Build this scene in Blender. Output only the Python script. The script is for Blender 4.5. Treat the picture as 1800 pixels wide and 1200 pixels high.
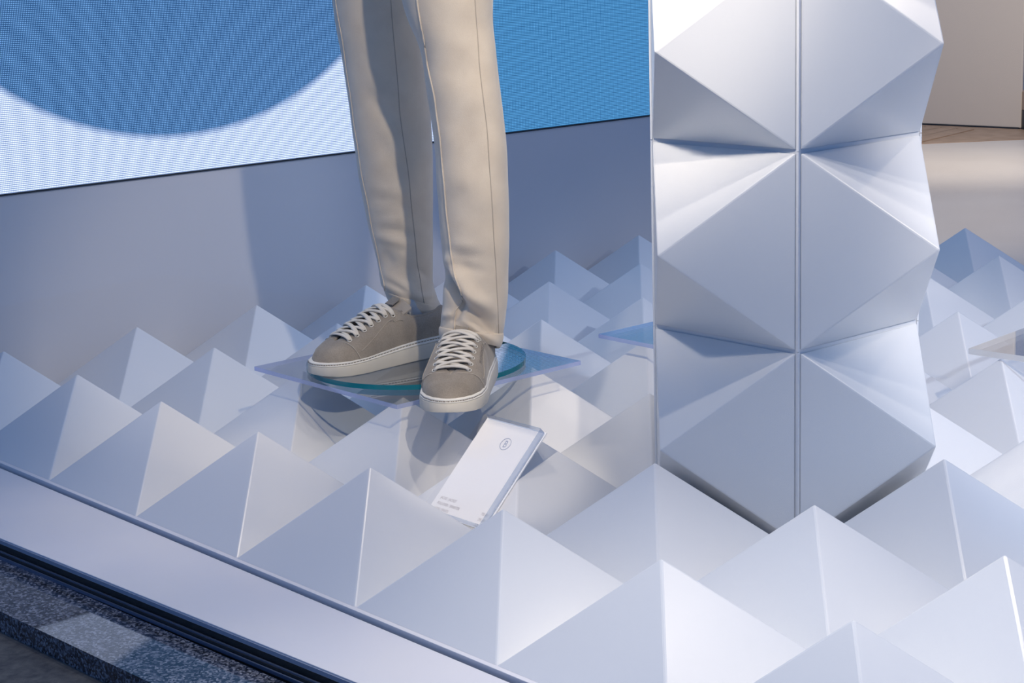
import bpy, bmesh, math, random
from mathutils import Vector, Matrix
random.seed(7)
S = 0.30                      # one floor tile is 30 cm; everything below is laid out in tiles
for o in list(bpy.data.objects): bpy.data.objects.remove(o)
sc = bpy.context.scene
COL = sc.collection
def W(*p): return Vector(p) * S

# ---------------------------------------------------------------- camera
YAW, PITCH, ROLL = 2.42080, 0.217140, -0.03229
CAM = Vector((11.47442, -4.65941, 2.99570))
fw = Vector((math.cos(YAW)*math.cos(PITCH), math.sin(YAW)*math.cos(PITCH), -math.sin(PITCH)))
rt = fw.cross(Vector((0, 0, 1))).normalized(); up = rt.cross(fw)
r2 = rt*math.cos(ROLL) + up*math.sin(ROLL); u2 = -rt*math.sin(ROLL) + up*math.cos(ROLL)
cd = bpy.data.cameras.new('camera'); cam = bpy.data.objects.new('camera', cd); COL.objects.link(cam)
cd.sensor_width = 36.0; cd.lens = 3163.99*36.0/1800.0; cd.clip_end = 200; cd.clip_start = 0.05
M = Matrix((( r2.x, u2.x, -fw.x), (r2.y, u2.y, -fw.y), (r2.z, u2.z, -fw.z))).to_4x4()
M.translation = CAM*S
cam.matrix_world = M
sc.camera = cam

# ---------------------------------------------------------------- view, world, lights
sc.view_settings.view_transform = 'Standard'; sc.view_settings.look = 'None'
sc.view_settings.gamma = 1.0; sc.view_settings.exposure = 0.0
sc.view_settings.use_curve_mapping = False
wd = bpy.data.worlds.new('world'); sc.world = wd; wd.use_nodes = True
bg = wd.node_tree.nodes['Background']
bg.inputs[0].default_value = (0.221, 0.449, 1.000, 1); bg.inputs[1].default_value = 0.485
def spot(name, pos, target, power, size, color, cone=60, blend=0.4):
    l = bpy.data.lights.new(name, 'SPOT'); l.energy = power; l.color = color
    l.shadow_soft_size = size*S; l.spot_size = math.radians(cone); l.spot_blend = blend
    o = bpy.data.objects.new(name, l); COL.objects.link(o); o.location = W(*pos)
    d = Vector(target) - Vector(pos); o.rotation_euler = d.to_track_quat('-Z', 'Y').to_euler()
    return o
WARM = (1.0, 0.93, 0.86); NEUT = (1.0, 0.97, 0.95)
spot('spot_light', (11.5, -1.6, 8.5), (3.0, 2, 1.6), 208, 0.12, (1.00, 0.85, 0.68), 22, 0.6)
spot('spot_light', (8.4, -.5, 8), (8.0, -.3, 0), 246, 0.15, (1.00, 0.94, 0.89), 50, 0.9)
spot('spot_light', (4.2, -.4, 8), (4.4, -.2, 0), 45, 0.15, (1.00, 0.85, 0.68), 40, 0.9)
spot('spot_light', (7, 10, 9), (3, 3, 0), 29, 0.2, (1.00, 0.85, 0.68), 60, 0.4)
spot('spot_light', (4.5, 16.0, 11.0), (-1.5, 14.5, 0), 450, 0.4, (1.00, 0.85, 0.68), 60, 0.9)
spot('spot_light', (6, -3, 8.5), (5.2, 1.6, 3.4), 155, 0.15, (1.00, 0.89, 0.78), 26, 1)
spot('spot_light', (4.2, -3, 8.5), (5.2, 1.6, 4.0), 85, 0.12, (1.00, 0.88, 0.76), 26, 1)
spot('spot_light', (7, -3, 8.5), (5.4, 1.6, 3.9), 135, 0.12, (1.00, 0.89, 0.77), 26, 1)
spot('spot_light', (0, 13, 8), (-7, 21, 2), 395, 0.3, (1.00, 0.85, 0.68), 90, 0.8)
spot('spot_light', (6.2, .9, 7), (6, 1.2, 0), 31, 0.1, (1.00, 0.89, 0.76), 90, 0.6)
spot('spot_light', (7.5, -4.2, 5.5), (4.5, 1.28, .3), 125, 0.08, (1.00, 0.85, 0.68), 7.5, 0.5)  # narrow light added to whiten the price card, not a shop fixture
spot('spot_light', (10, 6, 6.5), (6.5, 3.5, 0), 26, 0.15, (1.00, 0.85, 0.68), 70, 0.8)
spot('spot_light', (12, 3.5, 5), (5.5, 4.5, 0), 117, 0.15, (0.74, 0.83, 1.00), 40, 0.8)
spot('spot_light', (10, 1.5, 5), (5.2, 4.8, 0), 88, 0.15, (1.00, 0.85, 0.68), 36, 0.8)
spot('spot_light', (4.5, 7.5, 5), (.3, 1.6, .2), 45, 0.12, (0.71, 0.81, 1.00), 30, 0.6)
spot('spot_light', (6, 2.2, 8), (3.2, 1.4, 0), 42, 0.12, (1.00, 0.85, 0.68), 30, 0.6)
spot('spot_light', (9.5, 9.5, 7.5), (3.0, 8.0, 0), 75, .15, WARM, 34, .7)  # extra light added to brighten the tile faces at the back right

# ---------------------------------------------------------------- materials
def mat(name, col, rough=.5, metal=0, spec=.5, bump=None, noise=None, coat=0, sheen=0):
    m = bpy.data.materials.new(name); m.use_nodes = True
    nt = m.node_tree; b = nt.nodes['Principled BSDF']
    b.inputs['Base Color'].default_value = (*col, 1); b.inputs['Roughness'].default_value = rough
    b.inputs['Metallic'].default_value = metal; b.inputs['Specular IOR Level'].default_value = spec
    if coat: b.inputs['Coat Weight'].default_value = coat; b.inputs['Coat Roughness'].default_value = .25
    if sheen: b.inputs['Sheen Weight'].default_value = sheen
    tc = nt.nodes.new('ShaderNodeTexCoord')
    if noise:                                    # (scale, other colour, detail)
        n = nt.nodes.new('ShaderNodeTexNoise'); n.inputs['Scale'].default_value = noise[0]; n.inputs['Detail'].default_value = noise[2]
        nt.links.new(tc.outputs['Object'], n.inputs['Vector'])
        r = nt.nodes.new('ShaderNodeValToRGB'); r.color_ramp.elements[0].position = .35; r.color_ramp.elements[1].position = .65
        r.color_ramp.elements[0].color = (*col, 1); r.color_ramp.elements[1].color = (*noise[1], 1)
        nt.links.new(n.outputs['Fac'], r.inputs['Fac']); nt.links.new(r.outputs['Color'], b.inputs['Base Color'])
    if bump:                                     # (scale, strength, distance)
        n = nt.nodes.new('ShaderNodeTexNoise'); n.inputs['Scale'].default_value = bump[0]; n.inputs['Detail'].default_value = 4
        nt.links.new(tc.outputs['Object'], n.inputs['Vector'])
        u = nt.nodes.new('ShaderNodeBump'); u.inputs['Strength'].default_value = bump[1]; u.inputs['Distance'].default_value = bump[2]
        nt.links.new(n.outputs['Fac'], u.inputs['Height']); nt.links.new(u.outputs['Normal'], b.inputs['Normal'])
    return m
def clear_mat(name, tint, refl_rough=.02, ior=1.5, gain=1.0):
    """thin clear plastic or glass: straight-through transparency with Fresnel mirror on top"""
    m = bpy.data.materials.new(name); m.use_nodes = True; nt = m.node_tree
    nt.nodes.remove(nt.nodes['Principled BSDF']); out = nt.nodes['Material Output']
    t = nt.nodes.new('ShaderNodeBsdfTransparent'); t.inputs[0].default_value = (*tint, 1)
    g = nt.nodes.new('ShaderNodeBsdfGlossy'); g.inputs['Roughness'].default_value = refl_rough
    f = nt.nodes.new('ShaderNodeFresnel')
    ge = nt.nodes.new('ShaderNodeNewGeometry'); ip = nt.nodes.new('ShaderNodeMapRange')      # same reflectance from both sides
    ip.inputs['To Min'].default_value = ior; ip.inputs['To Max'].default_value = 1/ior
    nt.links.new(ge.outputs['Backfacing'], ip.inputs['Value']); nt.links.new(ip.outputs[0], f.inputs[0])
    k = nt.nodes.new('ShaderNodeMath'); k.operation = 'MULTIPLY'; k.inputs[1].default_value = gain
    x = nt.nodes.new('ShaderNodeMixShader')
    nt.links.new(f.outputs[0], k.inputs[0]); nt.links.new(k.outputs[0], x.inputs[0])
    nt.links.new(t.outputs[0], x.inputs[1]); nt.links.new(g.outputs[0], x.inputs[2]); nt.links.new(x.outputs[0], out.inputs[0])
    return m
def edge_mat(name, col, trans):
    """polished edge of a clear sheet: tinted body that lets part of the light through"""
    m = bpy.data.materials.new(name); m.use_nodes = True; nt = m.node_tree
    b = nt.nodes['Principled BSDF']; out = nt.nodes['Material Output']
    b.inputs['Base Color'].default_value = (*col, 1); b.inputs['Roughness'].default_value = .15
    t = nt.nodes.new('ShaderNodeBsdfTransparent'); t.inputs[0].default_value = (*col, 1)
    x = nt.nodes.new('ShaderNodeMixShader'); x.inputs[0].default_value = trans
    nt.links.new(b.outputs[0], x.inputs[1]); nt.links.new(t.outputs[0], x.inputs[2]); nt.links.new(x.outputs[0], out.inputs[0])
    return m
TILE = mat('white_satin_laminate', (.68, .685, .70), .34, spec=.7, coat=.6)
PILLAR = mat('white_satin_cladding', (.69, .695, .70), .36, spec=.6, coat=.4)
POST = mat('white_post_paint', (.64, .645, .66), .45)
TRIM = mat('pale_seam_trim', (.70, .71, .73), .3, spec=.7)
WALLM = mat('satin_white_wall', (.58, .575, .60), .42, bump=(900, .05, .0004))
LEDGE = mat('white_painted_ledge', (.66, .66, .72), .35, noise=(3.0, (.70, .69, .72), 3))
LIPM = mat('grey_ledge_lip', (.28, .32, .42), .5)
DARKGAP = mat('black_channel', (.004, .005, .007), .6)
SEAL = mat('blue_grey_glazing_bead', (.12, .16, .26), .25, metal=.5)
FLOORM = mat('greige_floor_screed', (.50, .465, .425), .38, noise=(1.6, (.56, .53, .49), 6))
PANELM = mat('greige_partition_paint', (.50, .45, .395), .6, bump=(400, .1, .0005))
PURPLE = mat('mauve_grey_wall_paint', (.33, .33, .42), .6)
BLACKM = mat('black_lacquer', (.01, .01, .011), .4)
WOODT = mat('brown_wood', (.36, .25, .17), .45, noise=(14, (.28, .19, .12), 5))
PAVE = mat('dark_pavement', (.045, .045, .05), .7, noise=(60, (.10, .098, .095), 8), bump=(200, .5, .002))

def granite():
    m = bpy.data.materials.new('polished_granite'); m.use_nodes = True; nt = m.node_tree; b = nt.nodes['Principled BSDF']
    tc = nt.nodes.new('ShaderNodeTexCoord')
    v = nt.nodes.new('ShaderNodeTexVoronoi'); v.inputs['Scale'].default_value = 300
    n = nt.nodes.new('ShaderNodeTexNoise'); n.inputs['Scale'].default_value = 140; n.inputs['Detail'].default_value = 6
    for q in (v, n): nt.links.new(tc.outputs['Object'], q.inputs['Vector'])
    mx = nt.nodes.new('ShaderNodeMix'); mx.data_type = 'RGBA'; mx.inputs['Factor'].default_value = .6
    sp = nt.nodes.new('ShaderNodeSeparateColor'); nt.links.new(v.outputs['Color'], sp.inputs[0])
    ad = nt.nodes.new('ShaderNodeMath'); ad.operation = 'ADD'; nt.links.new(sp.outputs[0], ad.inputs[0]); nt.links.new(n.outputs['Fac'], ad.inputs[1])
    ml = nt.nodes.new('ShaderNodeMath'); ml.operation = 'MULTIPLY'; ml.inputs[1].default_value = .5; nt.links.new(ad.outputs[0], ml.inputs[0])
    r = nt.nodes.new('ShaderNodeValToRGB'); e = r.color_ramp.elements
    e[0].position = .28; e[0].color = (.006, .008, .014, 1); e[1].position = .80; e[1].color = (.26, .27, .31, 1)
    q = e.new(.5); q.color = (.045, .052, .075, 1)
    nt.links.new(ml.outputs[0], r.inputs[0]); nt.links.new(r.outputs[0], b.inputs['Base Color'])
    b.inputs['Roughness'].default_value = .035; b.inputs['Specular IOR Level'].default_value = .75
    return m
GRANITE = granite()

def fabric(name, c1, c2, scale=500, rough=.95, sheen=.35, bumpd=.0007, blotch=None):
    m = bpy.data.materials.new(name); m.use_nodes = True; nt = m.node_tree; b = nt.nodes['Principled BSDF']
    b.inputs['Roughness'].default_value = rough; b.inputs['Sheen Weight'].default_value = sheen
    b.inputs['Specular IOR Level'].default_value = .15
    tc = nt.nodes.new('ShaderNodeTexCoord')
    n = nt.nodes.new('ShaderNodeTexNoise'); n.inputs['Scale'].default_value = scale; n.inputs['Detail'].default_value = 3
    n2 = nt.nodes.new('ShaderNodeTexNoise'); n2.inputs['Scale'].default_value = blotch or 30; n2.inputs['Detail'].default_value = 4
    for q in (n, n2): nt.links.new(tc.outputs['Object'], q.inputs['Vector'])
    ad = nt.nodes.new('ShaderNodeMath'); ad.operation = 'MULTIPLY_ADD'; ad.inputs[1].default_value = .4
    nt.links.new(n.outputs['Fac'], ad.inputs[0])
    m2 = nt.nodes.new('ShaderNodeMath'); m2.operation = 'MULTIPLY'; m2.inputs[1].default_value = .6
    nt.links.new(n2.outputs['Fac'], m2.inputs[0]); nt.links.new(m2.outputs[0], ad.inputs[2])
    r = nt.nodes.new('ShaderNodeValToRGB'); r.color_ramp.elements[0].position = .36; r.color_ramp.elements[1].position = .64
    r.color_ramp.elements[0].color = (*c1, 1); r.color_ramp.elements[1].color = (*c2, 1)
    nt.links.new(ad.outputs[0], r.inputs[0]); nt.links.new(r.outputs[0], b.inputs['Base Color'])
    u = nt.nodes.new('ShaderNodeBump'); u.inputs['Strength'].default_value = .5; u.inputs['Distance'].default_value = bumpd
    nt.links.new(n.outputs['Fac'], u.inputs['Height']); nt.links.new(u.outputs['Normal'], b.inputs['Normal'])
    return m
PANTS = fabric('beige_sweatpant_fleece', (.66, .555, .43), (.73, .625, .49), 700)
SEAMF = fabric('beige_seam', (.42, .35, .27), (.46, .385, .30), 700)
SUEDE = fabric('taupe_suede', (.25, .212, .168), (.35, .303, .245), 450, blotch=22, sheen=.25)
EMBOSS = fabric('pressed_suede', (.17, .145, .115), (.21, .18, .145), 450)
TONGUE = fabric('pale_suede_tongue', (.42, .36, .29), (.47, .41, .335), 450)
SOLE = mat('cream_rubber_sole', (.60, .555, .47), .5)
RIM = mat('cream_sole_rim', (.74, .71, .64), .4)
STITCH = mat('dark_stitch', (.24, .20, .16), .8)
LACE = fabric('cream_lace', (.66, .60, .51), (.74, .69, .60), 1500, bumpd=.0004)
EYE = mat('cream_eyelet', (.70, .66, .58), .35)
HOLE = mat('eyelet_hole', (.05, .04, .03), .8)
SOCK = fabric('pale_grey_sock', (.50, .52, .54), (.58, .60, .62), 600)
ACRYL = clear_mat('clear_acrylic_face', (.97, .975, .985), .0, 1.49, 1.5)
ACRYL_EDGE = edge_mat('lavender_acrylic_edge', (.62, .68, .92), .5)
WHITE_EDGE = edge_mat('pale_acrylic_edge', (.80, .80, .80), .25)
GLASS = clear_mat('clear_glass_face', (.94, .97, .975), .0, 1.5, 1.7)
GLASS_EDGE = mat('teal_glass_edge', (.005, .17, .21), .12)
PANE = clear_mat('shop_window_glass', (.985, .99, .99), .0, 1.45, .25)
BLOCK = clear_mat('acrylic_block_face', (.99, .99, .995), .03, 1.49, .6)
BLOCK_EDGE = edge_mat('acrylic_block_edge', (.66, .72, .82), .75)
PAPER = mat('white_card', (.92, .91, .90), .5)
INK = mat('grey_print', (.42, .39, .40), .7)
INKB = mat('slate_print', (.40, .44, .56), .6)

def led_material():
    m = bpy.data.materials.new('led_screen_picture'); m.use_nodes = True; nt = m.node_tree
    L = nt.links; N = nt.nodes
    N.remove(N['Principled BSDF']); out = N['Material Output']
    tc = N.new('ShaderNodeTexCoord'); sp = N.new('ShaderNodeSeparateXYZ'); L.new(tc.outputs['Object'], sp.inputs[0])
    def mth(op, a, b=None, c=None):
        n = N.new('ShaderNodeMath'); n.operation = op
        for i, v in enumerate((a, b, c)):
            if v is None: continue
            if isinstance(v, (int, float)): n.inputs[i].default_value = v
            else: L.new(v, n.inputs[i])
        return n.outputs[0]
    y = mth('DIVIDE', sp.outputs[1], S); z = mth('DIVIDE', sp.outputs[2], S)   # tile units, screen origin at world origin
    def inside(cy, cz, r, soft=.03):
        d = mth('SQRT', mth('ADD', mth('POWER', mth('SUBTRACT', y, cy), 2), mth('POWER', mth('SUBTRACT', z, cz), 2)))
        q = N.new('ShaderNodeMapRange'); q.inputs['From Min'].default_value = r+soft; q.inputs['From Max'].default_value = r-soft
        L.new(d, q.inputs['Value']); return q.outputs[0]
    c1 = inside(2.289, 4.146, 2.443)
    c2 = inside(8.2, 3.4, 3.45, .04)
    disc = mth('MAXIMUM', c1, c2)
    # LED dots
    P = .0130
    def wave(v):
        f = mth('FRACT', mth('DIVIDE', v, P)); a = mth('ABSOLUTE', mth('SUBTRACT', f, .5))
        q = N.new('ShaderNodeMapRange'); q.inputs['From Min'].default_value = .37; q.inputs['From Max'].default_value = .20
        L.new(a, q.inputs['Value']); return q.outputs[0]
    wy, wz = wave(y), wave(z)
    dot = mth('MULTIPLY', wy, wz)
    def mix(f, a, b):
        n = N.new('ShaderNodeMix'); n.data_type = 'RGBA'
        L.new(f, n.inputs['Factor'])
        for i, v in ((6, a), (7, b)):
            if isinstance(v, tuple): n.inputs[i].default_value = (*v, 1)
            else: L.new(v, n.inputs[i])
        return n.outputs[2]
    # slow change of the picture's blue along the wall
    gr = N.new('ShaderNodeMapRange'); gr.inputs['From Min'].default_value = 3.6; gr.inputs['From Max'].default_value = 5.4; L.new(y, gr.inputs['Value'])
    on = mix(gr.outputs[0], (.22, .50, .98), (.18, .58, 1.10))
    off = mix(gr.outputs[0], (.014, .065, .19), (.014, .10, .26))
    blue = mix(dot, off, on)
    dw = mth('MAXIMUM', dot, mth('MULTIPLY', wz, .55))
    white = mix(dw, (.20, .30, .56), (1.15, 1.3, 1.7))
    col = mix(disc, white, blue)
    e = N.new('ShaderNodeEmission'); L.new(col, e.inputs[0]); e.inputs[1].default_value = 1.0
    g = N.new('ShaderNodeBsdfGlossy'); g.inputs['Roughness'].default_value = .4; g.inputs[0].default_value = (.03, .03, .03, 1)
    a = N.new('ShaderNodeAddShader'); L.new(e.outputs[0], a.inputs[0]); L.new(g.outputs[0], a.inputs[1]); L.new(a.outputs[0], out.inputs[0])
    return m
LED = led_material()

# ---------------------------------------------------------------- object helpers (verts in tile units, O = thing's base)
def obj(name, verts, faces, mats, parent=None, O=(0, 0, 0), smooth=False, fm=None):
    me = bpy.data.meshes.new(name); O = Vector(O)
    me.from_pydata([(Vector(v)-O)*S for v in verts], [], faces)
    for m in (mats if isinstance(mats, (list, tuple)) else [mats]): me.materials.append(m)
    if fm: me.polygons.foreach_set('material_index', fm)
    bm = bmesh.new(); bm.from_mesh(me); bmesh.ops.recalc_face_normals(bm, faces=bm.faces); bm.to_mesh(me); bm.free()
    if smooth: me.polygons.foreach_set('use_smooth', [True]*len(me.polygons))
    me.update()
    o = bpy.data.objects.new(name, me); COL.objects.link(o)
    if parent: o.parent = parent
    else: o.location = O*S
    return o
def tag(o, label=None, cat=None, group=None, kind=None):
    if label: o['label'] = label
    if cat: o['category'] = cat
    if group: o['group'] = group
    if kind: o['kind'] = kind
    return o
def thing(name, O, label, cat, group=None):
    o = bpy.data.objects.new(name, None); o.empty_display_size = .05; COL.objects.link(o); o.location = Vector(O)*S
    return tag(o, label, cat, group)
def bevel(o, w, seg=2, ang=20):
    m = o.modifiers.new('bevel', 'BEVEL'); m.width = w*S; m.segments = seg; m.limit_method = 'ANGLE'; m.angle_limit = math.radians(ang); return o
def crisp(o): o.data.set_sharp_from_angle(angle=math.radians(28)); return o
def box(x0, x1, y0, y1, z0, z1):
    v = [(x, y, z) for z in (z0, z1) for y in (y0, y1) for x in (x0, x1)]
    return v, [(0, 2, 3, 1), (4, 5, 7, 6), (0, 1, 5, 4), (2, 6, 7, 3), (0, 4, 6, 2), (1, 3, 7, 5)]
def prism(poly, z0, z1):
    n = len(poly); v = [(x, y, z0) for x, y in poly] + [(x, y, z1) for x, y in poly]
    return v, [tuple(range(n))[::-1], tuple(range(n, 2*n))] + [(i, (i+1) % n, n+(i+1) % n, n+i) for i in range(n)]
def join(*vf):
    V, F = [], []
    for v, f in vf:
        b = len(V); V += list(v); F += [tuple(i+b for i in q) for q in f]
    return V, F
def tube(pts, r, n=8, flat=1.0, closed=False, upv=None):
    V, F = [], []; m = len(pts); P = [Vector(p) for p in pts]
    for i, p in enumerate(P):
        t = (P[(i+1) % m if closed else min(i+1, m-1)] - P[(i-1) % m if closed else max(i-1, 0)]).normalized()
        u = Vector(upv) if upv else Vector((0, 0, 1))
        if abs(t.dot(u)) > .95: u = Vector((1, 0, 0))
        a = t.cross(u).normalized(); b = a.cross(t)
        for k in range(n):
            h = 2*math.pi*k/n; V.append(p + a*math.cos(h)*r + b*math.sin(h)*r*flat)
    for i in range(m if closed else m-1):
        j = (i+1) % m
        for k in range(n): F.append((i*n+k, i*n+(k+1) % n, j*n+(k+1) % n, j*n+k))
    if not closed: F += [tuple(range(n))[::-1], tuple(range((m-1)*n, m*n))]
    return V, F
def text_mesh(s, size=1.0, align='LEFT'):
    """2-D verts and faces of a line of print in Blender's own built-in font"""
    c = bpy.data.curves.new('t', 'FONT'); c.body = s; c.size = size; c.align_x = align; c.resolution_u = 2
    o = bpy.data.objects.new('t', c); COL.objects.link(o)
    bpy.context.view_layer.update()
    me = o.evaluated_get(bpy.context.evaluated_depsgraph_get()).to_mesh()
    v = [tuple(q.co) for q in me.vertices]; f = [tuple(p.vertices) for p in me.polygons]
    bpy.data.objects.remove(o); bpy.data.curves.remove(c)
    return v, f
def interp(tab, x):
    if x <= tab[0][0]: return tab[0][1]
    for (a, p), (b, q) in zip(tab, tab[1:]):
        if x <= b:
            t = (x-a)/(b-a); t = t*t*(3-2*t)*.35 + t*.65
            return p+(q-p)*t
    return tab[-1][1]

# ---------------------------------------------------------------- the setting
DZ = -0.30                                                   # shop floor below the deck of tiles
v, f = box(-14, 14, 3.0, 40, DZ-.2, DZ); tag(obj('floor', v, f, FLOORM, O=(0, 12, DZ)), 'smooth greige shop floor behind the tiled display deck', kind='structure')
v, f = box(-1.0, 0, -.62, 8.2, DZ, 1.425); lw = tag(obj('wall_left', v, f, WALLM, O=(0, 3, DZ)), 'smooth pale lavender wall below the glowing screen', kind='structure')
# deck under the pyramids, with the pale rim along the window
deck_poly = [(-.0, -.024), (9.2, -.024), (9.2, 9.0), (2.0, 9.0), (2.0, 7.0), (0, 7.0)]
v, f = prism(deck_poly, DZ, 0.0)
dk = tag(obj('trim_1', v, f, LEDGE, O=(4, 3, DZ)), 'pale deck that carries the pyramid tiles', kind='structure'); bevel(dk, .0015, 1)
# window ledge: front edge runs at a slight angle to the deck
def ly(x, z=0): return -.67 + .0585*(x-2.73)
xa, xb = -3.0, 11.0
v, f = prism([(xa, ly(xa)), (xb, ly(xb)), (xb, -.048), (xa, -.048)], -.055, -.020)
lg = tag(obj('trim_2', v, f, [LEDGE], O=(4, -.3, -.1)), 'pale lavender window ledge in front of the pyramids', kind='structure'); bevel(lg, .0015, 1)
v, f = prism([(xa, ly(xa)+.012), (xb, ly(xb)+.012), (xb, -.01), (xa, -.01)], -.30, -.050)
obj('support', v, f, DARKGAP, lg, O=(4, -.3, -.1))
def strip(y0, y1, z0, z1, slope_fn=ly): 
    return prism([(xa, slope_fn(xa)+y0), (xb, slope_fn(xb)+y0), (xb, slope_fn(xb)+y1), (xa, slope_fn(xa)+y1)], z0, z1)
v, f = strip(-.004, .010, -.050, -.030); obj('lip', v, f, LIPM, lg, O=(4, -.3, -.1))
v, f = strip(-.018, .002, -.30, -.095); ch = tag(obj('trim_3', v, f, DARKGAP, O=(4, -.7, -.3)), 'black glazing channel at the foot of the window', kind='structure')
v, f = strip(-.014, -.004, -.100, -.088); obj('glazing_bead', v, f, SEAL, ch, O=(4, -.7, -.3))
v, f = strip(-.030, -.022, -.125, -.108); obj('glazing_bead', v, f, SEAL, ch, O=(4, -.7, -.3))
v, f = strip(-.021, -.015, -.115, 9.0); tag(obj('window_1', v, f, PANE, O=(4, -.7, -.1)), 'clear shop window pane standing in the black channel', kind='structure')
def gy(x): return -.668 + .048*(x-2.7)
v, f = prism([(xa, -1.085+.048*(xa-2.9)), (xb, -1.085+.048*(xb-2.9)), (xb, gy(xb)-.028), (xa, gy(xa)-.028)], -.235, -.125)
tag(obj('trim_4', v, f, GRANITE, O=(4, -.9, -.23)), 'speckled dark granite sill outside the window', kind='structure')
v, f = box(-4, 13, -7, -.72, -.60, -.235); tag(obj('trim_5', v, f, PAVE, O=(4, -4, -.6)), 'dark pavement outside below the granite sill', kind='structure')

# LED wall
v, f = box(-.10, .012, -.50, 8.2, 1.440, 7.5)
sr = thing('led_screen', (0, 3, 1.44), 'large glowing LED screen showing blue circles on white', 'screen')
so = obj('screen_surface', v, f, LED, sr, O=(0, 3, 1.44))
# picture coordinates are measured from the floor origin, so the texture origin sits there
for vt in so.data.vertices: vt.co += Vector((0, 3, 1.44))*S
so.location = -Vector((0, 3, 1.44))*S
v, f = box(-.10, .010, -.50, 8.2, 1.425, 1.440); obj('bottom_frame', v, f, DARKGAP, sr, O=(0, 3, 1.44))

# far right: partition, wood inlay, wall and table
pn = [(-7.25, 21.55), (-5.46, 21.72), (-5.46, 21.95), (-7.25, 21.78)]
pk = Vector((-5.4-(-7.25), 21.72-21.55)).normalized() if False else None
v, f = prism([(-10.6, 21.02), (-5.46, 21.70), (-5.465, 21.76), (-10.605, 21.08)], DZ+.02, 9.0)
pt = tag(obj('partition', v, f, PANELM, O=(-7, 21.5, DZ)), 'tall plain greige partition panel standing on the shop floor behind the pillar', 'partition'); bevel(pt, .02)
v, f = prism([(-10.6, 21.00), (-5.50, 21.68), (-5.51, 21.74), (-10.61, 21.06)], DZ, DZ+.03); obj('shadow_gap_base', v, f, DARKGAP, pt, O=(-7, 21.5, DZ))
v, f = box(-16, 6, 30, 30.4, DZ, 9); tag(obj('wall_back', v, f, PURPLE, O=(-3, 30, DZ)), 'mauve grey wall far behind the partition', kind='structure')
inlay = tag(obj('trim_6', *prism([(-9.5, 18.0), (-5.60, 19.02), (-4.0, 21.2), (-4.3, 23.0), (-10.5, 22.5)], DZ, DZ+.006), WOODT, O=(-7, 20, DZ)), 'brown wooden floor inlay in front of the greige partition', kind='structure')
for k in range(11):
    a = .36*k
    p = [(-9.2+a*.9, 18.1+a*.10+0.0), (-8.95+a*.9, 18.1+a*.10), (-9.35+a*.9, 21.0+a*.13), (-9.6+a*.9, 21.0+a*.13)]
    ys = lambda x: 18.0 + (x+9.5)*(1.02/3.9)
    p = [(p[0][0], ys(p[0][0])+.04), (p[1][0]+.07, ys(p[1][0]+.07)+.04), (p[1][0]-.33, 21.2), (p[0][0]-.40, 21.1)]
    v, f = prism(p, DZ+.006, DZ+.02); obj('plank', v, f, WOODT, inlay, O=(-7, 20, DZ))
tb = thing('display_table', (-4.92, 22.30, DZ), 'round brown wooden table top on a black base at the right edge behind the partition', 'table')
def cyl(cx, cy, r, z0, z1, n=48): return prism([(cx+r*math.cos(2*math.pi*k/n), cy+r*math.sin(2*math.pi*k/n)) for k in range(n)], z0, z1)
v, f = cyl(-4.92, 22.30, .80, .02, .34); bevel(obj('table_top', v, f, WOODT, tb, O=(-4.92, 22.30, DZ)), .02)
v, f = cyl(-4.92, 22.30, .80, DZ, .02); obj('base', v, f, BLACKM, tb, O=(-4.92, 22.30, DZ))

# ---------------------------------------------------------------- pyramid tiles
H = .4728
def pyramid_mesh(b=.4975, h=H, wv=.0085, name='pyramid'):
    me = bpy.data.meshes.new(name)
    bm = bmesh.new()
    c = [bm.verts.new((x*S, y*S, 0)) for x, y in ((-b, -b), (b, -b), (b, b), (-b, b))]
    a = bm.verts.new((0, 0, h*S))
    bm.faces.new(c[::-1])
    for i in range(4): bm.faces.new((c[i], c[(i+1) % 4], a))
    ed = [e for e in bm.edges if a in e.verts]
    bmesh.ops.bevel(bm, geom=ed, offset=wv*S, segments=2, affect='EDGES', profile=.6)
    bm.to_mesh(me); bm.free(); me.materials.append(TILE); return me
PM = pyramid_mesh()
nth = ['first', 'second', 'third', 'fourth', 'fifth', 'sixth', 'seventh', 'eighth', 'ninth']
rows = ['front row along the window ledge'] + ['%s row back from the ledge' % q for q in nth[1:]]
cols = ['%s out from the screen wall' % q for q in nth]
rnd = random.Random(3)
for j in range(9):
    for i in range(9):
        if (i, j) == (5, 2): continue                       # the pillar stands there
        if i < 2 and j > 6: continue
        if i == 8 and j > 1: continue
        o = bpy.data.objects.new('pyramid_tile', PM); COL.objects.link(o)
        o.location = W(i+.5+rnd.uniform(-.003, .003), j+.5+rnd.uniform(-.003, .003), .0005)
        tag(o, 'white pyramid tile, %s, %s' % (rows[j], cols[i]), 'pyramid', 'white pyramid tiles covering the deck')

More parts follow.
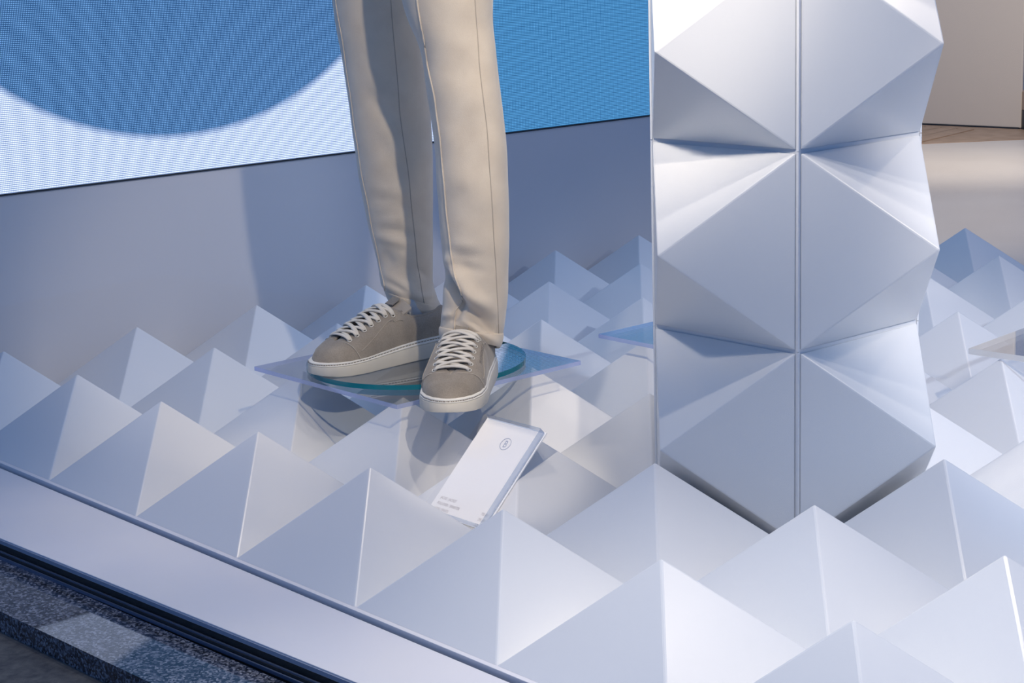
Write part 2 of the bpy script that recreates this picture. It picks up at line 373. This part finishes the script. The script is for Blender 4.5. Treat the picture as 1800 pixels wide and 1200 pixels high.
# ---------------------------------------------------------------- faceted pillar
CX, CY, HS, PH, PP, Z0 = 5.4415, 2.5655, .4925, .4783, .98578, .0096
PO = (CX, CY, 0)
pl = thing('faceted_pillar', PO, 'tall white pillar clad in folded pyramid facets with a seam down the front', 'pillar')
NL = 6
v, f = box(CX-HS+.006, CX+HS-.006, CY-HS+.006, CY+HS-.006, 0, Z0+PP*NL); obj('post', v, f, POST, pl, O=PO)
for sx, sy in ((1, -1), (-1, -1), (1, 1), (-1, 1)):
    c = Vector((CX+sx*HS, CY+sy*HS, 0))
    a = Vector((-sx, 0, 0)); b = Vector((0, -sy, 0))
    def angle_trim(w, t, z0, z1):
        o_ = c + (a+b)*0.0
        p = [o_, o_+a*w, o_+a*w+b*t, o_+a*t+b*t, o_+b*w+a*t, o_+b*w]
        return prism([(q.x, q.y) for q in p], z0, z1)
    for k in range(NL):
        v, f = angle_trim(.0135, .006, Z0+PP*k+.002, Z0+PP*(k+1)-.002)
        obj('corner_trim', v, f, TRIM, pl, O=PO)
def facet_mesh():
    me = bpy.data.meshes.new('facet_panel'); bm = bmesh.new()
    bx, bz = HS-.020, PP/2-.012
    base = [(-bx, -bz), (bx, -bz), (bx, bz), (-bx, bz)]
    lo = [bm.verts.new((x*S, 0, z*S)) for x, z in base]
    hi = [bm.verts.new((x*S, -.010*S, z*S)) for x, z in base]
    a = bm.verts.new((0, -PH*S, 0))
    for i in range(4):
        j = (i+1) % 4
        bm.faces.new((lo[i], lo[j], hi[j], hi[i])); bm.faces.new((hi[i], hi[j], a))
    bm.faces.new(lo[::-1])
    ed = [e for e in bm.edges if a in e.verts]
    bmesh.ops.bevel(bm, geom=ed, offset=.008*S, segments=2, affect='EDGES', profile=.6)
    bmesh.ops.recalc_face_normals(bm, faces=bm.faces)
    bm.to_mesh(me); bm.free(); me.materials.append(PILLAR); return me
FM = facet_mesh()
for k in range(NL):
    for q in range(4):
        o = bpy.data.objects.new('facet_panel', FM); COL.objects.link(o); o.parent = pl
        d = Matrix.Rotation(q*math.pi/2, 3, 'Z') @ Vector((0, -(HS-.006), 0))
        o.location = (d + Vector((0, 0, Z0+PP*(k+.5))))*S; o.rotation_euler = (0, 0, q*math.pi/2)

# ---------------------------------------------------------------- clear sheets and glass disc
def sheet(cx, cy, rot, label, em=ACRYL_EDGE, th=.026, z=H+.003):
    a = .712; c, s = math.cos(rot), math.sin(rot)
    poly = [(cx+c*x-s*y, cy+s*x+c*y) for x, y in ((-a, -a), (a, -a), (a, a), (-a, a))]
    v, f = prism(poly, z, z+th)
    return tag(obj('acrylic_sheet', v, f, [ACRYL, em], O=(cx, cy, z), fm=[0, 0, 1, 1, 1, 1]), label, 'sheet', 'clear square sheets lying on the pyramid tips')
sheet(3.0, 2.0, 0, 'clear square acrylic sheet on pyramid tips under the round glass plate')
sheet(3.96, 4.03, 0, 'clear square acrylic sheet on pyramid tips, corner reaching out left of the pillar')
sheet(5.94, 5.23, .10, 'clear square acrylic sheet with pale edge on pyramid tips right of the pillar', WHITE_EDGE, .036)
ZD = H+.003+.026+.001; TD = .030
n = 96; R_ = .672
v = [(3+R_*math.cos(2*math.pi*k/n), 2+R_*math.sin(2*math.pi*k/n), z) for z in (ZD, ZD+TD) for k in range(n)]
f = [tuple(range(n))[::-1], tuple(range(n, 2*n))] + [(k, (k+1) % n, n+(k+1) % n, n+k) for k in range(n)]
tag(obj('glass_disc', v, f, [GLASS, GLASS_EDGE], O=(3, 2, ZD), fm=[0, 0]+[1]*n), 'round clear glass plate with teal edge under the mannequin\'s shoes', 'glass plate')
ZT = ZD+TD+.001                                              # where the shoes stand

# ---------------------------------------------------------------- price stand: block leaning on pyramid tile
nv = Vector((0, -H, .5)).normalized(); sv = Vector((0, .5, H)).normalized(); xv = Vector((1, 0, 0))
def sp_(u, s_, w):                                           # u along x, s_ down the slope from the tip, w out of it
    return Vector((4.5, 1.5, H)) + xv*u - sv*s_ + nv*w
SO = sp_(0, .62, 0)
st = thing('price_stand', SO, 'white price card in a clear acrylic block leaning on a pyramid tile', 'sign')
def sbox(u0, u1, s0, s1, w0, w1):
    v = [sp_(u, s_, w) for w in (w0, w1) for s_ in (s0, s1) for u in (u0, u1)]
    return v, [(0, 2, 3, 1), (4, 5, 7, 6), (0, 1, 5, 4), (2, 6, 7, 3), (0, 4, 6, 2), (1, 3, 7, 5)]
U0, U1, T0, T1 = -.255, .212, .0, .62
v, f = sbox(U0, U1+.006, T0-.004, T1, .002, .008); obj('back_plate', v, f, PAPER, st, O=SO)
v, f = sbox(U0+.012, U1-.004, T0+.020, T1, .009, .012); obj('card', v, f, PAPER, st, O=SO)
v, f = sbox(U0+.016, U1+.002, T0, T1, .013, .062); ob = obj('acrylic_block', v, f, [BLOCK, BLOCK_EDGE], st, O=SO, fm=[0, 0, 1, 1, 0, 1]); bevel(ob, .005, 1)
def print_on_card(s, u, t, size, m, nm, align='LEFT'):
    tv, tf = text_mesh(s, size, align)
    obj(nm, [sp_(u+x*.78, t-y, .0126) for x, y, _ in tv], tf, m, st, O=SO)
for k, (s, pr_) in enumerate((('JACKE / JACKET', '750,00'), ('PULLOVER / SWEATER', '295,00'), ('HOSE / PANTS', '325,00'), ('SCHUHE / SHOES', '320,00'))):
    print_on_card(s, U0+.040, .525+.034*k, .0235, INK, 'printed_line')
    print_on_card(pr_, U1-.030, .545+.034*k, .0235, INK, 'printed_price', 'RIGHT')
# round monogram
cu, ct, cr = -.005, .122, .036
ring = [sp_(cu+cr*math.cos(2*math.pi*k/40), ct+cr*math.sin(2*math.pi*k/40), .0130) for k in range(40)]
v, f = tube(ring, .0018, 5, closed=True, upv=nv); obj('printed_ring', v, f, INKB, st, O=SO)
tv, tf = text_mesh('B', .062, 'CENTER'); obj('printed_letter', [sp_(cu+x*.8, ct+.021-y, .0127) for x, y, _ in tv], tf, INKB, st, O=SO)

# ---------------------------------------------------------------- mannequin
MO = (3.1, 2.05, ZT)
mq = thing('mannequin', MO, 'mannequin legs in beige sweatpants and taupe sneakers standing on the glass plate', 'mannequin')
# --- sneakers: shoe space is x to the wearer's outside or inside, y toward the toe, z up; length 1.03
LEN = 1.03
WID = [(0, .0), (.004, .05), (.02, .10), (.06, .138), (.14, .160), (.30, .163), (.45, .166), (.60, .174), (.74, .185), (.84, .174), (.91, .143), (.96, .100), (.985, .060), (.997, .026), (1, 0)]
def whalf(t): return interp(WID, t)
def bend(t): return .020*math.sin(max(0, t-.35)*2.4)        # toe turns slightly inward
ZTOP = [(0, .14), (.03, .175), (.08, .185), (.16, .165), (.25, .152), (.33, .158), (.40, .205), (.44, .232), (.50, .228), (.60, .198), (.70, .164), (.80, .128), (.86, .112), (.92, .090), (.96, .064), (.985, .034), (1, .010)]
GAP = [(0, .0), (.008, .035), (.03, .070), (.10, .090), (.22, .100), (.32, .094), (.40, .070), (.45, .050), (.60, .044), (.78, .036), (.825, .020), (.84, 0), (1, 0)]
SOLEZ = .118
def upper_pt(t, a, side, sgn=1, off=0):
    """t 0 heel .. 1 toe, a 0 at sole .. 1 at top line"""
    b = max(whalf(t)-.014, .0)*.985; g = min(interp(GAP, t), b); z = interp(ZTOP, t)
    if t > .80: pz, px = .92, .62
    else: pz, px = .98, .80
    ang = a*math.pi/2
    bul = .012*math.sin(a*math.pi)*(1 if t < .80 else .3)
    x = g + (b-g)*math.cos(ang)**px + bul
    zz = z*math.sin(ang)**pz if t > .5 else z*(a*.45+.55*math.sin(ang)**pz)
    if t < .5:
        lean = .8*(a**1.5); x = g+(b-g)*(1-lean) + bul
    y = .026 + t*(LEN-.054)
    # heel and toe ends lean in
    y += .03*(a**2)*max(0, 1-t*8) - .0*a
    return Vector((side*x*1.0 + sgn*bend(t) + side*off, y, SOLEZ-.010+zz+off*.6))
def sneaker(place, sgn, label, mark=False):
    """place maps shoe space to tile space; sgn = +1 when toe bends to +x"""
    def P(v):
        v = Vector(v); q = min(1, max(0, (v.y/LEN-.22)/.75)); fz = 1-.34*q*q*(3-2*q)   # the sole thins toward the toe
        v.z = v.z*fz if v.z <= .128 else v.z-.128*(1-fz)
        return place(v)
    NT, NA = 56, 14
    ts = [(.5-.5*math.cos(math.pi*k/NT)) for k in range(NT+1)]
    V, F = [], []
    for side in (-1, 1):
        base = len(V)
        for t in ts:
            for a in range(NA+1): V.append(P(upper_pt(t, a/NA, side, sgn)))
        for i in range(NT):
            for a in range(NA):
                q = base+i*(NA+1)+a; F.append((q, q+NA+1, q+NA+2, q+1))
    up_ = obj('sneaker', V, F, SUEDE, mq, O=MO, smooth=True)
    up_['label'] = label
    bm = bmesh.new(); bm.from_mesh(up_.data); bmesh.ops.remove_doubles(bm, verts=bm.verts, dist=.0012*S); bmesh.ops.recalc_face_normals(bm, faces=bm.faces); bm.to_mesh(up_.data); bm.free()
    so_ = up_.modifiers.new('thickness', 'SOLIDIFY'); so_.thickness = .010*S; so_.offset = 0
    # sole: stacked outlines
    NS = 96
    def outline(d, z):
        pts = []
        for k in range(NS):
            t = .5-.5*math.cos(2*math.pi*k/NS); side = 1 if k < NS/2 else -1
            w = max(whalf(t)+d, .0) if 0 < t < 1 else 0
            yy = t*LEN + (d if t > .5 else -d)*abs(2*t-1)**3
            w = whalf(min(max(t, .0005), .9995)) + d*(1-abs(2*t-1)**6)
            spring = 0.0 + (.020*max(0, (t-.86)/.14)**2 if z < .05 else 0)
            pts.append(P((side*w + sgn*bend(t), yy, z+spring)))
        return pts
    def stack(levels):
        V, F = [], []
        for d, z in levels: V += outline(d, z)
        for l in range(len(levels)-1):
            for k in range(NS): F.append((l*NS+k, l*NS+(k+1) % NS, (l+1)*NS+(k+1) % NS, (l+1)*NS+k))
        F += [tuple(range(NS))[::-1], tuple(range((len(levels)-1)*NS, len(levels)*NS))]
        return V, F
    v, f = stack([(-.004, .0), (.001, .004), (.004, .02), (.004, .088), (.002, .094), (-.004, .096)])
    crisp(obj('sole', v, f, SOLE, up_, O=MO, smooth=True))
    v, f = stack([(-.004, .095), (.001, .099), (.001, .104), (-.004, .109), (-.0065, .110), (-.0065, .116), (-.003, .118), (-.004, .124), (-.010, .128)])
    crisp(obj('sole_rim', v, f, RIM, up_, O=MO, smooth=True))
    # rim stitches
    VF = []
    for k in range(4, 124):
        u_ = k/128; t = .5-.5*math.cos(2*math.pi*u_)
        side = 1 if u_ < .5 else -1
        def q(u, dz=0):
            t = .5-.5*math.cos(2*math.pi*u); s_ = 1 if u < .5 else -1
            w = whalf(min(max(t, .0005), .9995)) - .0058*(1-abs(2*t-1)**6)
            return P((s_*w+sgn*bend(t), t*LEN, .113))
        VF.append(tube([q(u_), q(u_+.0045)], .0022, 4))
    v, f = join(*VF); tag(obj('sole_stitching', v, f, STITCH, up_, O=MO), kind='stuff')
    # tongue
    V, F = [], []; NY, NX = 14, 8
    for i in range(NY+1):
        t = .335 + (.865-.335)*i/NY
        z = interp(ZTOP, max(t, .43)) - .006 + max(0, .44-t)*.42
        hw = .112 if t < .45 else .112-.18*(t-.45) if t < .6 else .085-.13*(t-.6)
        for j in range(NX+1):
            s_ = -1+2*j/NX
            V.append(P((s_*hw + sgn*bend(t), t*LEN, SOLEZ-.012 + z - .045*s_*s_)))
    for i in range(NY):
        for j in range(NX): q = i*(NX+1)+j; F.append((q, q+1, q+NX+2, q+NX+1))
    tg = obj('tongue', V, F, TONGUE, up_, O=MO, smooth=True)
    m_ = tg.modifiers.new('thickness', 'SOLIDIFY'); m_.thickness = .022*S
    bevel(tg, .008, 3)
    V = []
    for w in (.014, .020):
        for t, s_ in ((.365, -.038), (.365, .038), (.425, .038), (.425, -.038)):
            V.append(P((s_+sgn*bend(t), t*LEN, SOLEZ-.012+interp(ZTOP, .43)-.004+max(0, .44-t)*.42+w)))
    lb = obj('tongue_label', V, [(0, 3, 2, 1), (4, 5, 6, 7), (0, 1, 5, 4), (1, 2, 6, 5), (2, 3, 7, 6), (3, 0, 4, 7)], SUEDE, up_, O=MO)
    # eyelets and lace
    NE = 7; ey = {}
    for side in (-1, 1):
        for k in range(NE):
            t = .805 - (.805-.475)*k/(NE-1)
            a = .80 - .02*k/(NE-1)
            c = upper_pt(t, a, side, sgn); e1 = upper_pt(t, a-.06, side, sgn)-c; e2 = upper_pt(t+.01, a, side, sgn)-c
            n_ = e1.cross(e2).normalized()
            if n_.z < 0: n_ = -n_
            e1 = e1.normalized(); e2 = n_.cross(e1).normalized()
            c = c + n_*.006
            ey[(side, k)] = (c, n_)
            rg = [P(c + (e1*math.cos(2*math.pi*q/14)+e2*math.sin(2*math.pi*q/14))*.0125) for q in range(14)]
            nn = (P(c+n_)-P(c)).normalized()
            v, f = tube(rg, .0035, 6, closed=True, upv=nn); obj('eyelet', v, f, EYE, up_, O=MO, smooth=True)
            dsk = [P(c - n_*.001 + (e1*math.cos(2*math.pi*q/14)+e2*math.sin(2*math.pi*q/14))*.0115) for q in range(14)]
            dk2 = [p_ + nn*.0015 for p_ in dsk]
            obj('eyelet_hole', dsk+dk2, [tuple(range(14))[::-1], tuple(range(14, 28))]+[(q, (q+1) % 14, 14+(q+1) % 14, 14+q) for q in range(14)], HOLE, up_, O=MO)
    VF = []
    def lace(a, b, lift, under=0):
        pa, na = ey[a]; pb, nb = ey[b]; pts = []
        for q in range(13):
            s_ = q/12; p_ = pa.lerp(pb, s_)
            tt = p_.y/LEN; top = SOLEZ-.012+interp(ZTOP, tt)
            zc = max(p_.z, 0)
            hgt = math.sin(math.pi*s_)**.6
            z = p_.z + (top+lift-p_.z)*hgt
            if s_ < .06 or s_ > .94: z -= .004
            pts.append(P((p_.x, p_.y, z + .004)))
        VF.append(tube(pts, .0165, 8, .45))
    lace((-1, 0), (1, 0), .016)
    for k in range(NE-1):
        lace((-1, k), (1, k+1), .014+.010*(k % 2)); lace((1, k), (-1, k+1), .024-.010*(k % 2))
    lace((-1, NE-1), (1, NE-1), .022)
    v, f = join(*VF); obj('shoelace', v, f, LACE, up_, O=MO, smooth=True)
    # seams: toe cap arc and eyestay stitching
    VF = []
    pts = []
    for side in (-1, 1):
        arc = []
        for q in range(13):
            s_ = q/12; t = .838 - .055*s_**1.5; a = .97-.93*s_
            p_ = upper_pt(t-.0, a, side, sgn, .0065); arc.append(P(p_))
        VF.append(tube(arc, .0032, 5))
        arc = []
        for q in range(22):
            s_ = q/21; t = .775-.36*s_; a = .22+.42*s_**.7 if t > .5 else .60
            a = .30+.30*min(1, s_*1.6)
            arc.append(P(upper_pt(t, a, side, sgn, .0062)))
        VF.append(tube(arc, .0020, 4))
    v, f = join(*VF); obj('seam', v, f, TONGUE, up_, O=MO)
    # padded collar roll
    ring = [upper_pt(t, 1, -1, sgn) for t in [.40-.38*k/16 for k in range(17)]] + [upper_pt(t, 1, 1, sgn) for t in [.02+.38*k/16 for k in range(17)]]
    v, f = tube([P(p_) for p_ in ring], .011, 8); obj('collar', v, f, SUEDE, up_, O=MO, smooth=True)
    # insole board closing the inside
    v, f = stack([(-.03, .10), (-.03, .115)]); obj('insole', v, f, STITCH, up_, O=MO)
    if mark:                                                # lettering pressed into the outer side, reading toward the ankle
        tv, tf = text_mesh('BOGNER', 1.0)
        mw = max(x for x, y, _ in tv)
        V = []
        for x, y, _ in tv:
            t = .70 - .19*(x/mw); a = .53 + .13*y + .03*(x/mw)
            V.append(P(upper_pt(t, a, -1, sgn, .0085)))
        obj('embossed_lettering', V, tf, EMBOSS, up_, O=MO)
    return up_
def placer(heel, d):
    d = Vector((d[0], d[1], 0)).normalized(); r_ = Vector((d.y, -d.x, 0))
    h_ = Vector((heel[0], heel[1], ZT))
    return lambda v: h_ + r_*v.x + d*v.y + Vector((0, 0, v.z))
# image left: toe toward the window; image right: toe out toward the street corner
dirL = (-.03, -1.0); toeL = Vector((2.875, 1.295)); dL = Vector(dirL).normalized(); heelL = toeL - dL*LEN
dirR = (.68, -.735); toeR = Vector((4.21, 1.27)); dR = Vector(dirR).normalized(); heelR = toeR - dR*LEN
PL, PR = placer(heelL, dirL), placer(heelR, dirR)
# right vector of shoe space is (d.y,-d.x): for the left-hand shoe +x points to -X world
sneaker(PL, -1, 'taupe suede sneaker seen from its side, toe pointing left')
sneaker(PR, 1, 'taupe suede sneaker in front, toe pointing toward the viewer', mark=True)

# --- trousers: rings through outline pairs (pixel outlines of the 1800x1200 photo turned into real widths at the leg's own distance)
FH = 3163.99
fwh = Vector((fw.x, fw.y, 0)).normalized()
def unproj(px, py, p0):
    d = r2*((px-900)/FH) - u2*((py-600)/FH) + fw
    t = (Vector(p0)-CAM).dot(fwh)/d.dot(fwh); return CAM + d*t
def proj(p):
    d = p-CAM; z = d.dot(fw); return 900+FH*d.dot(r2)/z, 600-FH*d.dot(u2)/z
def catmull(tab, n):
    out = []; m = len(tab)
    for i in range(m-1):
        p0, p1, p2, p3 = tab[max(i-1, 0)], tab[i], tab[i+1], tab[min(i+2, m-1)]
        for k in range(n):
            t = k/n
            out.append([.5*((2*b)+(-a+c)*t+(2*a-5*b+4*c-d)*t*t+(-a+3*b-3*c+d)*t**3) for a, b, c, d in zip(p0, p1, p2, p3)])
    out.append(list(tab[-1])); return out
def leg(name, axis, tab, folds, depth, NR=10, NA=88):
    """tab rows: xl, yl, xr, yr, depth ratio, forward lean of the ring centre, ring tilt front to back"""
    rows_ = catmull(tab, NR); V, F = [], []; rings = []
    for xl, yl, xr, yr, dr, fo, tl in rows_:
        p0 = Vector((axis[0], axis[1], 0)) + fwh*(-fo)
        L_, R_v = unproj(xl, yl, p0), unproj(xr, yr, p0)
        c = (L_+R_v)/2; a = (R_v-L_)/2; hw = a.length
        b = -fwh*hw*dr + Vector((0, 0, -tl))
        rings.append((c, a, b))
        for k in range(NA):
            h = 2*math.pi*k/NA
            ca, sa = math.cos(h), math.sin(h)
            e = .90
            V.append(c + a*math.copysign(abs(ca)**e, ca) + b*math.copysign(abs(sa)**e, sa))
    # cloth folds
    for i, p in enumerate(V):
        r_, k = divmod(i, NA); h = 2*math.pi*k/NA
        c, a, b = rings[r_]
        nrm = (a.normalized()*math.cos(h) + b.normalized()*math.sin(h)).normalized()
        front = max(0, math.sin(h)+.25)
        x, y = proj(p); d_ = 0
        for (x0, y0, x1, y1, w, amp) in folds:
            ux, uy = x1-x0, y1-y0; L2 = ux*ux+uy*uy
            t = ((x-x0)*ux+(y-y0)*uy)/L2; tc_ = min(1, max(0, t))
            dx, dy = x-x0-ux*tc_, y-y0-uy*tc_
            q = (dx*dx+dy*dy)/(w*w)
            taper = .35+.65*math.sin(math.pi*min(1, max(0, t)))
            if q < 9: d_ += amp*math.exp(-q)*taper
        d_ = 1.35*d_ + .004*math.sin(y*.055+x*.03+axis[0]*3)*math.sin(x*.05-y*.021+1)
        V[i] = p + nrm*d_*min(1, front)
    m = len(rows_)
    for i in range(m-1):
        for k in range(NA): F.append((i*NA+k, i*NA+(k+1) % NA, (i+1)*NA+(k+1) % NA, (i+1)*NA+k))
    return V, F, rings, m, NA
def seam_line(V, NA, m, path, w=.0045, push=.002):
    """a ridge along the front of the loft following (py -> px) by picking, on each ring, the vertex pair that projects there"""
    pts = []
    for r_ in range(m):
        best = None
        ring = [V[r_*NA+k] for k in range(NA)]
        cx_ = sum(ring, Vector())/NA
        for k in range(NA):
            p, q = ring[k], ring[(k+1) % NA]
            if (p-cx_).dot(fwh) > 0.02: continue             # front half only
            (x0, y0), (x1, y1) = proj(p), proj(q)
            tx = interp(path, (y0+y1)/2)
            if (x0-tx)*(x1-tx) <= 0 and abs(x1-x0) > 1e-6:
                s_ = (tx-x0)/(x1-x0); w_ = p.lerp(q, s_); 
                if best is None or (w_-cx_).dot(fwh) < (best-cx_).dot(fwh): best = w_
        if best is not None and path[0][0]-5 <= proj(best)[1] <= path[-1][0]+8:
            pts.append(best + (best-cx_).normalized()*push)
    return tube(pts, w, 6)
tr_parent = None
# right-hand leg in the picture
AXR = (3.66, 1.87); AXL = (2.80, 2.12)
tabR = [(690, -330, 905, -330, 1.0, 0, 0), (684, -160, 884, -160, 1.0, 0, 0), (706, 0, 867, 0, 1.0, 0, 0), (737, 83, 871, 83, 1.0, .01, 0), (750, 160, 880, 160, 1.0, .01, 0), (763, 250, 890, 250, 1.0, .01, 0),
        (769, 340, 894, 335, 1.0, .01, 0), (775, 420, 895, 410, 1.0, .01, 0), (780, 475, 894, 470, 1.0, .01, 0), (780, 520, 893, 515, 1.0, .01, 0), (777, 553, 889, 556, 1.0, .015, -.01), (774, 575, 884, 588, 1.0, .02, -.03), (775, 596, 877, 611, 1.0, .03, -.05)]
foldR = [(775, 468, 812, 530, 9, -.065), (792, 462, 830, 520, 11, .042), (780, 470, 800, 440, 9, .012), (812, 530, 800, 560, 7, -.036), (820, 540, 872, 588, 12, -.040), (815, 560, 868, 600, 8, .018), (800, 505, 862, 545, 14, .034),
         (783, 462, 850, 478, 8, -.010), (785, 480, 780, 560, 9, .012), (779, 556, 808, 548, 7, .016), (790, 425, 835, 435, 9, .007), (785, 445, 850, 452, 8, -.006), (800, 300, 860, 360, 22, .008), (790, 200, 850, 280, 26, -.007), (780, 350, 870, 330, 16, -.005)]
Vr, Fr, rgR, mR, NAR = leg('leg', AXR, tabR, foldR, 1)
# left-hand leg
tabL = [(560, -330, 720, -330, 1.05, 0, 0), (572, -160, 735, -160, 1.05, 0, 0), (584, 0, 742, 0, 1.05, 0, 0), (601, 100, 750, 100, 1.0, 0, 0), (616, 200, 757, 200, 1.0, 0, 0), (628, 290, 761, 290, 1.0, 0, 0), (644, 380, 761, 380, 1.0, 0, 0),
        (656, 430, 761, 430, 1.0, 0, 0), (664, 462, 761, 468, 1.0, 0, 0), (668, 485, 762, 500, 1.0, .01, 0), (671, 500, 768, 522, 1.0, .02, -.01), (676, 509, 774, 536, .95, .02, -.01), (684, 530, 779, 557, .95, .0, -.015)]
foldL = [(640, 150, 700, 230, 16, -.016), (650, 140, 705, 200, 14, .010), (640, 300, 712, 262, 14, .009), (660, 240, 705, 300, 14, -.012), (650, 330, 712, 342, 9, .010), (650, 345, 716, 358, 7, -.010), (655, 370, 700, 352, 7, .008), (660, 400, 725, 412, 8, -.014), (665, 415, 722, 432, 8, .014),
         (668, 392, 720, 380, 8, .008), (672, 440, 690, 470, 11, -.012), (690, 440, 735, 465, 12, .008), (675, 480, 735, 520, 8, .012), (690, 500, 742, 538, 8, -.020), (672, 497, 735, 528, 6, .012), (735, 470, 760, 495, 7, -.010), (742, 520, 768, 515, 7, .012)]
Vl, Fl, rgL, mL, NAL = leg('leg', AXL, tabL, foldL, 1)
# hips: both legs meet in one waist above the frame
NAq = NAR
tr = obj('sweatpants', *join((Vr, Fr), (Vl, Fl)), PANTS, mq, O=MO, smooth=True)
tr['label'] = 'beige fleece sweatpants with seams down the legs'
m_ = tr.modifiers.new('thickness', 'SOLIDIFY'); m_.thickness = .016*S; m_.offset = -1
def hip():
    V, F = [], []; n_ = 64
    cR, cL = rgR[0][0], rgL[0][0]; c0 = (cR+cL)/2; ax = (cR-cL); ax.z = 0; half = ax.length/2; ax.normalize()
    bx = Vector((0, 0, 1)).cross(ax)
    zt = min(cR.z, cL.z)
    levels = [(-.35, half+.30, .36), (-.02, half+.335, .40), (.35, half+.34, .42), (.75, half+.26, .37), (1.10, half+.17, .32), (1.22, half+.16, .31)]
    for dz, a, b in levels:
        for k in range(n_):
            h = 2*math.pi*k/n_; V.append(Vector((c0.x, c0.y, zt+dz)) + ax*a*math.cos(h) + bx*b*math.sin(h))
    for l in range(len(levels)-1):
        for k in range(n_): F.append((l*n_+k, l*n_+(k+1) % n_, (l+1)*n_+(k+1) % n_, (l+1)*n_+k))
    F += [tuple(range(n_))[::-1], tuple(range((len(levels)-1)*n_, len(levels)*n_))]
    return V, F
v, f = hip(); obj('seat_and_waistband', v, f, PANTS, tr, O=MO, smooth=True)
# seams
v, f = seam_line(Vr, NAR, mR, [(-330, 690), (0, 733), (104, 750), (180, 765), (258, 775), (354, 783), (440, 792), (480, 798), (520, 812), (530, 813), (545, 801), (560, 799), (600, 797)], .0050, .002); obj('front_seam', v, f, PANTS, tr, O=MO, smooth=True)
v, f = seam_line(Vr, NAR, mR, [(-330, 815), (0, 835), (104, 842), (250, 858), (396, 867), (480, 872), (560, 876), (612, 878)], .0035, -.001); obj('outer_seam', v, f, SEAMF, tr, O=MO, smooth=True)
v, f = seam_line(Vl, NAL, mL, [(-330, 650), (0, 687), (187, 702), (333, 721), (458, 733), (500, 740), (556, 750)], .0035, -.001); obj('inner_seam', v, f, SEAMF, tr, O=MO, smooth=True)
v, f = seam_line(Vl, NAL, mL, [(-330, 560), (0, 590), (100, 606), (200, 620), (290, 633), (380, 650), (462, 667), (505, 676)], .0045, .001); obj('outer_seam', v, f, PANTS, tr, O=MO, smooth=True)
# cuffs
def cuff(V, NA, m, r0, r1, puff=.010):
    VV, FF = [], []; rows_ = list(range(r0, r1+1))
    for q, r_ in enumerate(rows_):
        ring = [V[r_*NA+k] for k in range(NA)]; c = sum(ring, Vector())/NA
        e = puff*math.sin(math.pi*(q+.4)/(len(rows_)-.2))**.5
        for p in ring: VV.append(p + (p-c).normalized()*e)
    for i in range(len(rows_)-1):
        for k in range(NA): FF.append((i*NA+k, i*NA+(k+1) % NA, (i+1)*NA+(k+1) % NA, (i+1)*NA+k))
    return VV, FF
v, f = cuff(Vr, NAR, mR, mR-12, mR-1); o = obj('cuff', v, f, PANTS, tr, O=MO, smooth=True); q_ = o.modifiers.new('thickness', 'SOLIDIFY'); q_.thickness = .02*S; q_.offset = -1
v, f = cuff(Vl, NAL, mL, mL-12, mL-1, .006); o = obj('cuff', v, f, PANTS, tr, O=MO, smooth=True); q_ = o.modifiers.new('thickness', 'SOLIDIFY'); q_.thickness = .02*S; q_.offset = -1
# ankles in socks
for (hx, pf) in ((heelL, PL), (heelR, PR)):
    V, F = [], []; n_ = 24; lv = [(.115, .26, .085, .14), (.20, .25, .085, .13), (.30, .235, .080, .11), (.40, .23, .075, .095)]
    for z, y, a, b in lv:
        for k in range(n_): h = 2*math.pi*k/n_; V.append(pf(Vector((a*math.cos(h), y+b*math.sin(h), z))))
    for l in range(len(lv)-1):
        for k in range(n_): F.append((l*n_+k, l*n_+(k+1) % n_, (l+1)*n_+(k+1) % n_, (l+1)*n_+k))
    F += [tuple(range(n_))[::-1], tuple(range((len(lv)-1)*n_, len(lv)*n_))]
    obj('sock', V, F, SOCK, mq, O=MO, smooth=True)
